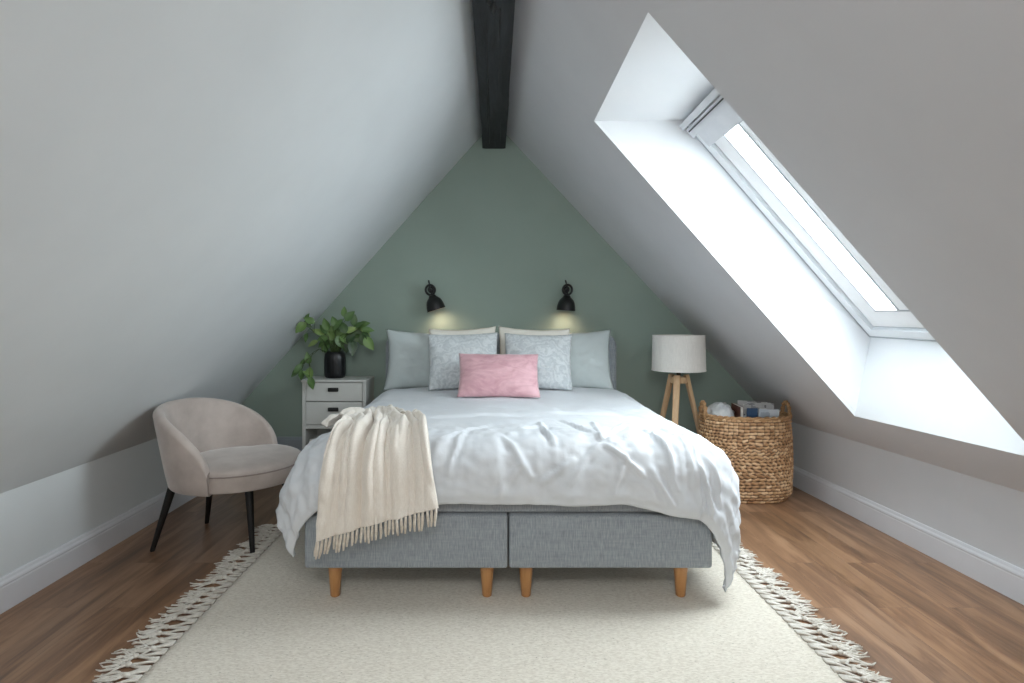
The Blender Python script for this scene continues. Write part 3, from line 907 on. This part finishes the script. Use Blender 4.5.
# ------------------------------------------------------------------ plant
PX, PY, PZ = -1.240, 4.545, NZ + 0.001
plant = thing('potted_plant', 'leafy green houseplant in black pot on the white nightstand', 'plant', (PX, PY, PZ))
prof = [(0.0, 0.0), (0.066, 0.0), (0.076, 0.008), (0.082, 0.03), (0.083, 0.15), (0.080, 0.19), (0.070, 0.208), (0.066, 0.210), (0.062, 0.206), (0.064, 0.185), (0.0, 0.180)]
pmb = MB()
n = 72
rings = []
for (r, z) in prof:
    rings.append([Vector(((r + (0.0018 * math.cos(k * 2 * PI / n * 18) if 0.02 < z < 0.19 and r > 0.07 else 0)) * math.cos(2 * PI * k / n),
                          (r + (0.0018 * math.cos(k * 2 * PI / n * 18) if 0.02 < z < 0.19 and r > 0.07 else 0)) * math.sin(2 * PI * k / n), z)) for k in range(n)])
pmb.grid(rings, close_v=True)
pmb.build('pot', M['pot'], plant, smooth=True, angle=0.9)
MB().lathe([(0.0, 0.193), (0.040, 0.194), (0.0605, 0.190), (0.0605, 0.183), (0.0, 0.183)], 28).build('soil', M['soil'], plant, smooth=True)
# leaves: sideways x, up z relative to the pot rim (metres), tip direction in degrees, length
K = 0.00198
def L_(cx, cy): return ((cx - 222) * K, (345 - cy) * K)   # from the pot's foot
LEAVES = [(180, 148, 120, 44), (300, 112, 75, 44), (225, 118, 110, 42), (325, 150, 5, 46), (255, 205, -100, 44), (210, 178, 215, 42), (276, 170, -10, 44), (352, 172, -35, 40), (172, 222, 245, 40), (196, 150, 175, 42), (330, 200, -45, 44), (240, 150, 45, 44), (100, 112, 150, 44), (72, 140, 225, 52), (118, 128, 330, 36), (97, 100, 60, 30), (112, 180, 260, 34), (128, 206, 200, 44), (160, 158, 150, 48), (165, 205, 220, 46),
          (190, 130, 110, 50), (185, 168, 160, 46), (238, 128, 60, 54), (214, 150, 80, 50), (200, 198, 200, 52), (188, 222, 240, 44), (262, 78, 95, 42),
          (287, 95, 50, 50), (262, 140, 120, 50), (248, 168, 30, 52), (288, 150, 20, 50), (312, 132, 40, 48), (336, 128, 15, 46), (360, 150, 0, 46),
          (340, 160, -30, 46), (366, 205, -55, 58), (342, 190, -70, 46), (318, 186, -20, 48), (300, 222, -80, 62), (280, 216, -110, 52), (246, 200, -60, 52),
          (226, 222, -100, 46), (310, 165, 10, 46), (268, 190, -40, 52), (150, 322, 265, 52), (158, 356, 285, 50), (140, 318, 140, 32), (106, 300, 230, 46), (92, 316, 215, 42),
          (130, 262, 100, 46), (118, 325, 270, 40), (112, 276, 210, 38), (235, 180, 90, 46), (205, 175, 135, 44), (175, 185, 190, 44), (290, 185, 45, 44), (258, 222, -90, 40), (215, 205, 150, 40)]
fol = MB(); stm = MB()
for idx, (cx, cy, ang, ln) in enumerate(LEAVES):
    x, z = L_(cx, cy)
    trail = cx < 170 and cy > 240
    sprig = cx < 130 and cy < 190
    y = random.uniform(-0.07, 0.05) if not (trail or sprig) else random.uniform(-0.09, -0.05)
    if sprig: y = random.uniform(-0.22, -0.18); x += 0.045
    if trail and z < 0.11: y = -0.195 + random.uniform(-0.01, 0.01)
    elif trail: y = -0.11
    ln = ln * K * 1.08; wd = ln * random.uniform(0.27, 0.36)
    t = math.radians(ang)
    d = Vector((math.cos(t), random.uniform(-0.45, 0.1), math.sin(t))).normalized()
    face = Vector((random.uniform(-0.5, 0.5), -1.0, random.uniform(0.1, 0.9))).normalized()
    sd = d.cross(face).normalized(); nr_ = sd.cross(d).normalized()
    c = Vector((x, y, z)) - d * ln * 0.5
    rows = []
    for i in range(9):
        s = i / 8
        hw = wd * (math.sin(PI * s ** 0.8) ** 0.85) * (1 - 0.12 * s) if 0 < s < 1 else 0.0006
        mid = c + d * ln * s + nr_ * (-0.22 * ln * s * s)
        rows.append([mid + sd * hw * q + nr_ * (0.22 * hw * abs(q)) for q in (-1, -0.5, 0, 0.5, 1)])
    over = max(0.0, max((p.z + PZ + 0.012 - LZ) / 1.119 + LX - (p.x + PX) for r_ in rows for p in r_))
    if over > 0:
        rows = [[p + Vector((over, 0, 0)) for p in r_] for r_ in rows]; c = c + Vector((over, 0, 0))
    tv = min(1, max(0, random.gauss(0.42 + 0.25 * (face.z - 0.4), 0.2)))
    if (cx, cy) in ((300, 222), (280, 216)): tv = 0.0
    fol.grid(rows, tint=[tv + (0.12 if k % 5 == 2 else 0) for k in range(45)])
    # petiole back to a branch
    root = Vector((random.uniform(-0.03, 0.03), random.uniform(-0.03, 0.02), 0.195))
    if trail:
        mid1 = Vector((-0.10, -0.09, 0.235)); mid2 = Vector((-0.150, -0.185, 0.17)) if z < 0.12 else Vector((-0.14, -0.11, 0.21))
        pts = [Vector((-0.05, -0.035, 0.20)), mid1, mid2, c.lerp(mid2, 0.35) + Vector((0, 0, 0.01)), c]
    elif sprig:
        pts = [Vector((-0.04, -0.02, 0.20)), Vector((-0.075, -0.08, 0.31)), Vector((-0.12, -0.15, 0.365)), c.lerp(Vector((-0.12, -0.15, 0.365)), 0.4), c]
    else:
        mid = root.lerp(c, 0.55) + Vector((0, 0, 0.05 * (1 if z > 0.2 else 1.6)))
        pts = [root, root.lerp(mid, 0.5) + Vector((0, 0, 0.012)), mid, mid.lerp(c, 0.6) + Vector((0, 0, 0.004)), c]
    stm.tube(pts, [0.0028, 0.0026, 0.0024, 0.002, 0.0016], 6)
stm.build('stems', M['stem'], plant, smooth=True).name = 'stem'
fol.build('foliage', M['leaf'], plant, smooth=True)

# ------------------------------------------------------------------ wall lamps
def wall_lamp(label, x, z, tilt, fwd):
    """x, z: middle of the ring joint; tilt leans the shade sideways (degrees)"""
    t = thing('wall_lamp', label, 'lamp', (x, YB, z), (0, 0, 0), 'black wall lamps over the headboard')
    R = Matrix.Translation((0, -0.115, 0)) @ Matrix.Rotation(math.radians(-tilt), 4, 'Y') @ Matrix.Rotation(math.radians(fwd), 4, 'X')
    mb = MB().lathe([(0.0, 0.0), (0.034, 0.0), (0.034, 0.012), (0.028, 0.018), (0.0, 0.018)], 28, Matrix.Translation((0, 0, 0.01)) @ Matrix.Rotation(PI / 2, 4, 'X'))
    mb.tube([(0, -0.016, 0.01), (0, -0.07, 0.012), (0, -0.105, 0.0)], 0.009, 12)
    mb.build('wall_bracket', M['black_metal'], t, smooth=True, angle=0.7)
    mb = MB()
    ring = [R @ Vector((0.043 * math.cos(a), 0, 0.043 * math.sin(a))) for a in [2 * PI * k / 40 for k in range(40)]]
    rows = []
    for k in range(40):
        a = 2 * PI * k / 40
        cen = Vector((0.040 * math.cos(a), 0, 0.044 * math.sin(a)))
        rad = Vector((math.cos(a), 0, math.sin(a)))
        rows.append([R @ (cen + rad * 0.0100 * math.cos(q) + Vector((0, 0.013 * math.sin(q), 0))) for q in [2 * PI * j / 10 for j in range(10)]])
    mb.grid(rows, close_u=True, close_v=True)
    mb.build('ring_joint', M['black_metal'], t, smooth=True)
    mb = MB()
    mb.tube([R @ Vector((0, 0, -0.05)), R @ Vector((0, -0.004, 0.0)), (-0.008, -0.112, 0.045), (-0.016, -0.110, 0.085)], [0.007, 0.006, 0.006, 0.007], 10)
    mb.build('stem', M['black_metal'], t, smooth=True)
    out = [(0.018, -0.046), (0.030, -0.052), (0.034, -0.064), (0.046, -0.075), (0.062, -0.092), (0.072, -0.115), (0.079, -0.145), (0.083, -0.182)]
    inn = [(0.081, -0.182), (0.076, -0.145), (0.069, -0.116), (0.058, -0.094), (0.040, -0.078), (0.0, -0.070)]
    sh = MB().lathe([(0.0, -0.046)] + out, 36, R, caps=False).build('lamp_shade', M['black_metal'], t, smooth=True)
    MB().lathe([(0.083, -0.182)] + inn, 36, R, caps=False).build('shade_lining', M['lamp_inner'], sh, smooth=True)
    MB().lathe([(0.0, -0.080), (0.012, -0.082), (0.014, -0.10), (0.024, -0.118), (0.027, -0.132), (0.020, -0.150), (0.0, -0.157)], 20, R, caps=False).build('bulb', M['bulb'], sh, smooth=True)
    ld = bpy.data.lights.new('lamp glow', 'SPOT'); ld.energy = 3.4; ld.color = (1, 0.78, 0.56)
    ld.spot_size = math.radians(140); ld.spot_blend = 1.0; ld.shadow_soft_size = 0.03
    lo_ = bpy.data.objects.new('lamp_glow', ld); COL.objects.link(lo_); lo_.parent = t
    t.scale = (0.93, 1, 0.93)
    p = R @ Vector((0, 0, -0.165)); aim = (R.to_3x3() @ Vector((0, 0, -1))).normalized()
    lo_.location = p; lo_.rotation_euler = aim.to_track_quat('-Z', 'Y').to_euler()
    return t
wall_lamp('black wall lamp on the left, its bell shade tilted to the right', -0.487, 1.511, 17, 2)
wall_lamp('black wall lamp on the right, its bell shade hanging almost straight', 0.632, 1.513, -4, 2)

# ------------------------------------------------------------------ tripod lamp
TX, TY = 1.427, 4.30
trip = thing('tripod_lamp', 'pale wooden tripod floor lamp with white drum shade', 'lamp', (TX, TY, 0))
sz0, sz1, sr0, sr1 = 0.886, 1.150, 0.197, 0.191
mb = MB().lathe([(sr0, sz0), (sr1, sz1), (sr1 - 0.004, sz1), (sr0 - 0.004, sz0), (sr0, sz0)], 56, caps=False)
shd = mb.build('lamp_shade', M['lamp_linen'], trip, smooth=True, angle=0.8)
for (z, r) in ((sz0 + 0.002, sr0 + 0.0006), (sz1 - 0.002, sr1 + 0.0006)):
    mb = MB().lathe([(r, z - 0.004), (r + 0.0006, z - 0.002), (r + 0.0006, z + 0.002), (r, z + 0.004)], 56, caps=False)
    mb.build('shade_trim', M['lamp_linen'], shd, smooth=True)
mb = MB()
for k in range(3):
    a = k * 2 * PI / 3
    mb.tube([(0.014 * math.cos(a), 0.014 * math.sin(a), 0.97), (sr0 * 0.97 * math.cos(a), sr0 * 0.97 * math.sin(a), 0.97)], 0.0025, 6)
mb.build('shade_carrier', M['brass'], shd, smooth=True)
MB().lathe([(0.0, 0.835), (0.016, 0.835), (0.016, 0.89), (0.020, 0.895), (0.020, 0.965), (0.0, 0.965)], 20).build('socket', M['brass'], trip, smooth=True, angle=0.7)
MB().lathe([(0.0, 0.790), (0.055, 0.790), (0.060, 0.795), (0.060, 0.830), (0.055, 0.836), (0.0, 0.836)], 28).build('hub', M['lamp_wood'], trip, smooth=True, angle=0.7)
for ang in (-118, 5, 128):
    a = math.radians(ang)
    top = Vector((0.060 * math.cos(a), 0.060 * math.sin(a), 0.850)); bot = Vector((0.265 * math.cos(a), 0.265 * math.sin(a), 0.004))
    tang = Vector((-math.sin(a), math.cos(a), 0)); rad_ = tang.cross((bot - top).normalized())
    P = []
    for (p, w, q) in ((top, 0.024, 0.016), (bot, 0.018, 0.012)):
        P.append([p + tang * w * s1 + rad_ * q * s2 for s1, s2 in ((-1, -0.7), (-0.7, -1), (0.7, -1), (1, -0.7), (1, 0.7), (0.7, 1), (-0.7, 1), (-1, 0.7))])
    mb = MB().grid(P, close_v=True)
    o = len(mb.v) - 16
    mb.f += [tuple(o + k for k in range(8)), tuple(o + 15 - k for k in range(8))]; mb.mi += [0, 0]
    mb.build('leg', M['lamp_wood'], trip)

# ------------------------------------------------------------------ basket
KX, KY, KA, KB, KH = 1.830, 4.085, 0.308, 0.200, 0.585
bask = thing('wicker_basket', 'tall oval wicker basket beside the tripod lamp under the slope', 'basket', (KX, KY, 0))
def oval(a, A, B):
    c, s = math.cos(a), math.sin(a)
    e = 2 / 2.35
    return Vector((A * abs(c) ** e * (1 if c > 0 else -1), B * abs(s) ** e * (1 if s > 0 else -1), 0))
def basket():
    nrow, ncol = 26, 54
    sv, su = 6, 7
    nz, na = nrow * sv, ncol * su
    rows, tint, lift = [], [], []
    tints = rng.rand(nrow + 1, ncol + 1); phase = rng.randint(0, su * ncol, nrow)
    for i in range(nz + 1):
        z = KH * i / nz
        t = i / nz
        A = KA * (0.90 + 0.10 * smooth01(t / 0.10)) * (1.0 + 0.035 * math.sin(PI * min(1, t * 1.05)) ** 1.2) * (0.965 + 0.035 * (1 - t) + 0.03 * t)
        Bq = KB * (0.90 + 0.10 * smooth01(t / 0.10)) * (1.0 + 0.04 * math.sin(PI * t))
        row = []
        r = min(nrow - 1, i // sv); fv = (i % sv) / sv if i < nz else 1.0
        for j in range(na):
            off = phase[r]
            jj = (j + off) % na
            c = jj // su; fu = (jj % su) / su
            jit = 0.7 + 0.6 * tints[(r + 3) % nrow, c]
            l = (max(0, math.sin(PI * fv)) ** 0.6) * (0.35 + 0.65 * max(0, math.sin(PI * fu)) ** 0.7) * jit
            l = min(1.0, l)
            a = 2 * PI * j / na
            p = oval(a, A, Bq); n = Vector((p.x / A ** 2, p.y / Bq ** 2, 0)).normalized()
            q = p + n * (0.011 * l - 0.004)
            row.append(Vector((q.x, q.y, z + (0.016 * fbm(q.x * 14, q.y * 14, z * 9) + 0.005 * math.sin(2 * PI * (fu + 0.5 * r))) * math.sin(PI * min(1, max(0, z / KH))))))
            tint.append(float(tints[r, c])); lift.append(l)
        rows.append(row)
    mb = MB().grid(rows, close_v=True, tint=tint, lift=lift)
    # inner wall and bottom
    inner = []
    for z in (KH, 0.365):
        inner.append([oval(2 * PI * j / 64, KA - 0.020, KB - 0.020) + Vector((0, 0, z)) for j in range(64)])
    inner.append([Vector((0, 0, 0.365))] * 64)
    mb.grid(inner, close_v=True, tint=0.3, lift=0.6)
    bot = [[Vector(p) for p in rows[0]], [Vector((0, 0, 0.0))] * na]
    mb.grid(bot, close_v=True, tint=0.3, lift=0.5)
    mb.build('basket_body', M['basket'], bask, smooth=True)
    # rim: twisted rope
    mb = MB()
    for ph in (0, PI):
        pts = []
        for j in range(161):
            a = 2 * PI * j / 160
            p = oval(a, KA - 0.006, KB - 0.004); w = 38 * a / 2 + ph
            n = Vector((p.x / KA ** 2, p.y / KB ** 2, 0)).normalized()
            pts.append(p + n * 0.007 * math.cos(w) + Vector((0, 0, KH + 0.002 + 0.007 * math.sin(w))))
        mb.tube(pts, 0.0095, 7, cap=False)
    mb.build('rim', M['basket_rope'], bask, smooth=True)
    for s in (-1, 1):
        mb = MB()
        for ph in (0, PI):
            pts = []
            for k in range(41):
                t = k / 40
                a = PI * t
                y = 0.052 * math.cos(a); z = KH - 0.03 + 0.120 * math.sin(a) ** 0.7 if 0 < t < 1 else KH - 0.03
                x = s * (KA - 0.010)
                w = t * 20 + ph
                pts.append((x + 0.006 * math.cos(w), y, z + 0.006 * math.sin(w)))
            mb.tube(pts, 0.010, 7)
        mb.build('handle', M['basket_rope'], bask, smooth=True)
basket()
# what stands in the basket, on its raised floor at 0.33
def in_basket(x, y): return (KX + x, KY + y, 0.373)
def crumpled():
    rows = []
    for i in range(33):
        th = PI * i / 32
        row = []
        for j in range(48):
            a = 2 * PI * j / 48
            d = Vector((math.sin(th) * math.cos(a), math.sin(th) * math.sin(a), math.cos(th)))
            r = 1 + 0.30 * fbm(d.x * 2.2, d.y * 2.2, d.z * 2.2) + 0.22 * (0.4 - 2 * abs(fbm(d.x * 4, d.y * 4, d.z * 4 + 3)))
            row.append(Vector((d.x * 0.092 * r, d.y * 0.105 * r, 0.150 + 0.146 * (abs(d.z) ** 0.55 if d.z > 0 else -abs(d.z) ** 0.8) * (0.6 + 0.4 * r))))
        rows.append(row)
    zmin = min(p.z for r in rows for p in r)
    rows = [[Vector((p.x, p.y, p.z - zmin)) for p in r] for r in rows]
    o = MB().grid(rows, close_v=True).build('crumpled_bag', M['plastic'], smooth=True, merge=True, loc=in_basket(-0.176, 0.0))
    tag(o, 'crumpled pale bag at the left side inside the wicker basket', 'bag')
crumpled()
def book_like(name, label, cat, x, y, w, t, h, cover, rz, tilt, bend=0.0, group=None, roll=0.0):
    """upright magazine or book: w along its own x, t thick, h tall"""
    o = thing(name, label, cat, in_basket(x, y), (math.radians(tilt), math.radians(roll), math.radians(rz)), group)
    n = 10
    def sheet(y0, y1, w_, h0, h1):
        mb = MB()
        rows = []
        for i in range(n + 1):
            u = -0.5 + i / n
            c = bend * (u * u - 0.25)
            rows.append([Vector((u * w_, y0 + c, h0)), Vector((u * w_, y0 + c, h1)), Vector((u * w_, y1 + c, h1)), Vector((u * w_, y1 + c, h0))])
        mb.grid(rows, close_v=True)
        mb.f += [(0, 1, 2, 3), (4 * n + 3, 4 * n + 2, 4 * n + 1, 4 * n)]; mb.mi += [0, 0]
        return mb
    sheet(-t / 2 + 0.001, t / 2 - 0.001, w - 0.006, 0.002, h - 0.003).build('pages', M['paper'], o)
    for s in (-1, 1):
        sheet(min(s * t / 2, s * (t / 2 - 0.0012)), max(s * t / 2, s * (t / 2 - 0.0012)), w, 0.0, h).build('cover', cover, o)
    return o
book_like('book', 'red-brown book standing between the crumpled bag and the magazines', 'book', -0.060, -0.02, 0.20, 0.022, 0.285, M['brown_cover'], 84, 0)
book_like('magazine', 'magazine with a dark blue cover, at the front beside the red-brown book', 'magazine', -0.018, -0.135, 0.070, 0.010, 0.285, M['mag_blue'], -4, 6)
book_like('magazine', 'pale blue magazine leaning at the front rim of the wicker basket', 'magazine', 0.100, -0.112, 0.145, 0.012, 0.272, M['mag_light'], 5, 5, 0.02, roll=2)
book_like('magazine', 'grey photo-covered magazine standing behind the pale blue one', 'magazine', 0.085, -0.03, 0.22, 0.014, 0.300, M['mag_grey'], 3, 4, -0.05, roll=-2)
book_like('magazine', 'grey photo-covered magazine at the back of the wicker basket', 'magazine', 0.080, 0.055, 0.22, 0.014, 0.300, M['mag_grey'], -5, -3, 0.04, roll=3)

# ------------------------------------------------------------------ armchair
CX, CY, CR = -1.472, 3.285, math.radians(-8)
chair = thing('tub_armchair', 'taupe velvet tub chair with black legs beneath the left slope', 'armchair', (CX, CY, 0), (0, 0, CR))
def shell():
    rows = []
    n = 64
    amax = math.radians(101)
    for i in range(n + 1):
        al = -amax + 2 * amax * i / n                 # 0 is the back (local -x)
        f = abs(al) / amax
        top = 0.452 + 0.326 * max(0.0, 1 - f ** 2.3) ** 0.62
        pass
        ca, sa = -math.cos(al), math.sin(al)
        rb = 0.335 + 0.015 * f                         # bottom radius
        flare = 0.062 * ((top - 0.33) / 0.45) * (1 + 0.22 * math.sin(min(1, f * 1.35) * PI))
        rt = rb + flare
        th = 0.062 - 0.012 * f
        sec = [(rb - 0.03, 0.330), (rb - 0.006, 0.331), (rb, 0.338)]
        for k in range(1, 7):
            t = k / 7
            sec.append((rb + (rt - rb) * (t ** 0.9), 0.338 + (top - 0.03 - 0.338) * t))
        for k in range(9):
            q = PI * k / 8
            sec.append((rt - th / 2 + th / 2 * math.cos(q), top - 0.03 + 0.03 * math.sin(q)))
        for k in range(1, 6):
            t = k / 5
            ri = rt - th; rbi = rb - 0.062
            sec.append((ri + (rbi - ri) * t, top - 0.03 + (0.345 - (top - 0.03)) * t))
        rows.append([Vector((r * ca, r * sa, z)) for r, z in sec])
    mb = MB().grid(rows, close_v=True)
    m = len(rows[0])
    mb.f += [tuple(range(m)), tuple(n * m + k for k in range(m - 1, -1, -1))]; mb.mi += [0, 0]
    o = mb.build('backrest', M['velvet'], chair, smooth=True, angle=1.0, loc=(0, 0, 0.02))
    # piping along the front seams
    for s in (0, n):
        r = rows[s]
        MB().tube([r[k] for k in range(2, 19)], 0.0042, 6).build('piping', M['velvet_piping'], o, smooth=True)
shell()
def seat():
    n = 72
    def rad(a):
        # a 0 = front
        front = smooth01((math.cos(a) + 0.15) / 0.35)
        return 0.272 + (0.352 - 0.272 + 0.022 * max(0, math.cos(a))) * front
    prof = [(0.0, 0.338, 1), (0.90, 0.338, 1), (0.965, 0.342, 1), (0.985, 0.352, 1), (1.0, 0.425, 1), (1.0, 0.432, 1), (0.997, 0.440, 1), (0.975, 0.452, 1), (0.92, 0.462, 1), (0.75, 0.472, 1), (0.45, 0.478, 1), (0.0, 0.480, 1)]
    rows = []
    for (k, z, _) in prof:
        rows.append([Vector((k * rad(2 * PI * j / n) * math.cos(2 * PI * j / n), k * rad(2 * PI * j / n) * math.sin(2 * PI * j / n), z)) for j in range(n)])
    st = MB().grid(rows, close_v=True).build('seat', M['velvet'], chair, smooth=True, merge=True, loc=(0, 0, 0.02))
    pts = []
    for j in range(-26, 27):
        a = math.radians(j * 3)
        r = rad(a) * 1.004
        pts.append((r * math.cos(a), r * math.sin(a), 0.430))
    MB().tube(pts, 0.0042, 6).build('piping', M['velvet_piping'], st, smooth=True)
seat()
ic = Matrix.Rotation(-CR, 3, 'Z')
for (fx, fy, tx, ty) in ((-1.283, 3.07, -1.325, 3.12), (-1.850, 3.11, -1.745, 3.13), (-1.765, 3.54, -1.70, 3.47), (-1.20, 3.565, -1.28, 3.46)):
    b0 = ic @ Vector((fx - CX, fy - CY, 0.0)); t0 = ic @ Vector((tx - CX, ty - CY, 0.362))
    b0.z = 0.0
    MB().tube([b0, b0.lerp(t0, 0.03), b0.lerp(t0, 0.5), t0], [0.0115, 0.0125, 0.0175, 0.0235], 18).build('leg', M['black_leg'], chair, smooth=True, angle=0.8)

# ------------------------------------------------------------------ light
wld = bpy.data.worlds.new('sky'); S.world = wld; wld.use_nodes = True
wn_ = wld.node_tree.nodes; bg = wn_['Background']
bg.inputs['Color'].default_value = (0.90, 0.96, 1.0, 1); bg.inputs['Strength'].default_value = 20.0
def area(name, loc, aim, sx, sy, energy, col):
    l = bpy.data.lights.new(name, 'AREA'); l.shape = 'RECTANGLE'; l.size = sx; l.size_y = sy; l.energy = energy; l.color = col
    o = bpy.data.objects.new(name, l); COL.objects.link(o)
    o.location = loc; o.rotation_euler = (Vector(aim) - Vector(loc)).to_track_quat('-Z', 'X').to_euler()
    return o
po = area('skylight_portal', W(0.5, 0.5, 0.12), W(0.5, 0.5, -1.0), LU, LV, 1, (1, 1, 1))
po.data.cycles.is_portal = True
# daylight from the unseen half of the room behind the camera, then added fill
area('rear_daylight', (-0.2, -1.8, 1.5), (0.3, 3.0, 0.3), 2.0, 1.3, 20, (1.0, 1.0, 0.97))
area('loft_fill', (0.0, -0.5, 2.45), (0.1, 3.6, 0.8), 0.7, 1.2, 36, (0.97, 1.0, 0.99))  # added fill lamp out of view, brightens the bed top and back wall

# ------------------------------------------------------------------ camera
cam = bpy.data.cameras.new('camera'); co = bpy.data.objects.new('camera', cam); COL.objects.link(co)
co.location = (0, 0, 1.266); co.rotation_euler = (PI / 2, 0, 0)
cam.sensor_width = 36; cam.lens = 568 / 1024 * 36
cam.shift_x = 22 / 1024; cam.shift_y = -21.5 / 1024
cam.clip_start = 0.05
S.camera = co
S.view_settings.view_transform = 'Standard'
S.view_settings.look = 'None'
S.view_settings.exposure = 0.0
S.cycles.use_denoising = True
S.cycles.max_bounces = 10
S.cycles.diffuse_bounces = 6
S.cycles.transparent_max_bounces = 12
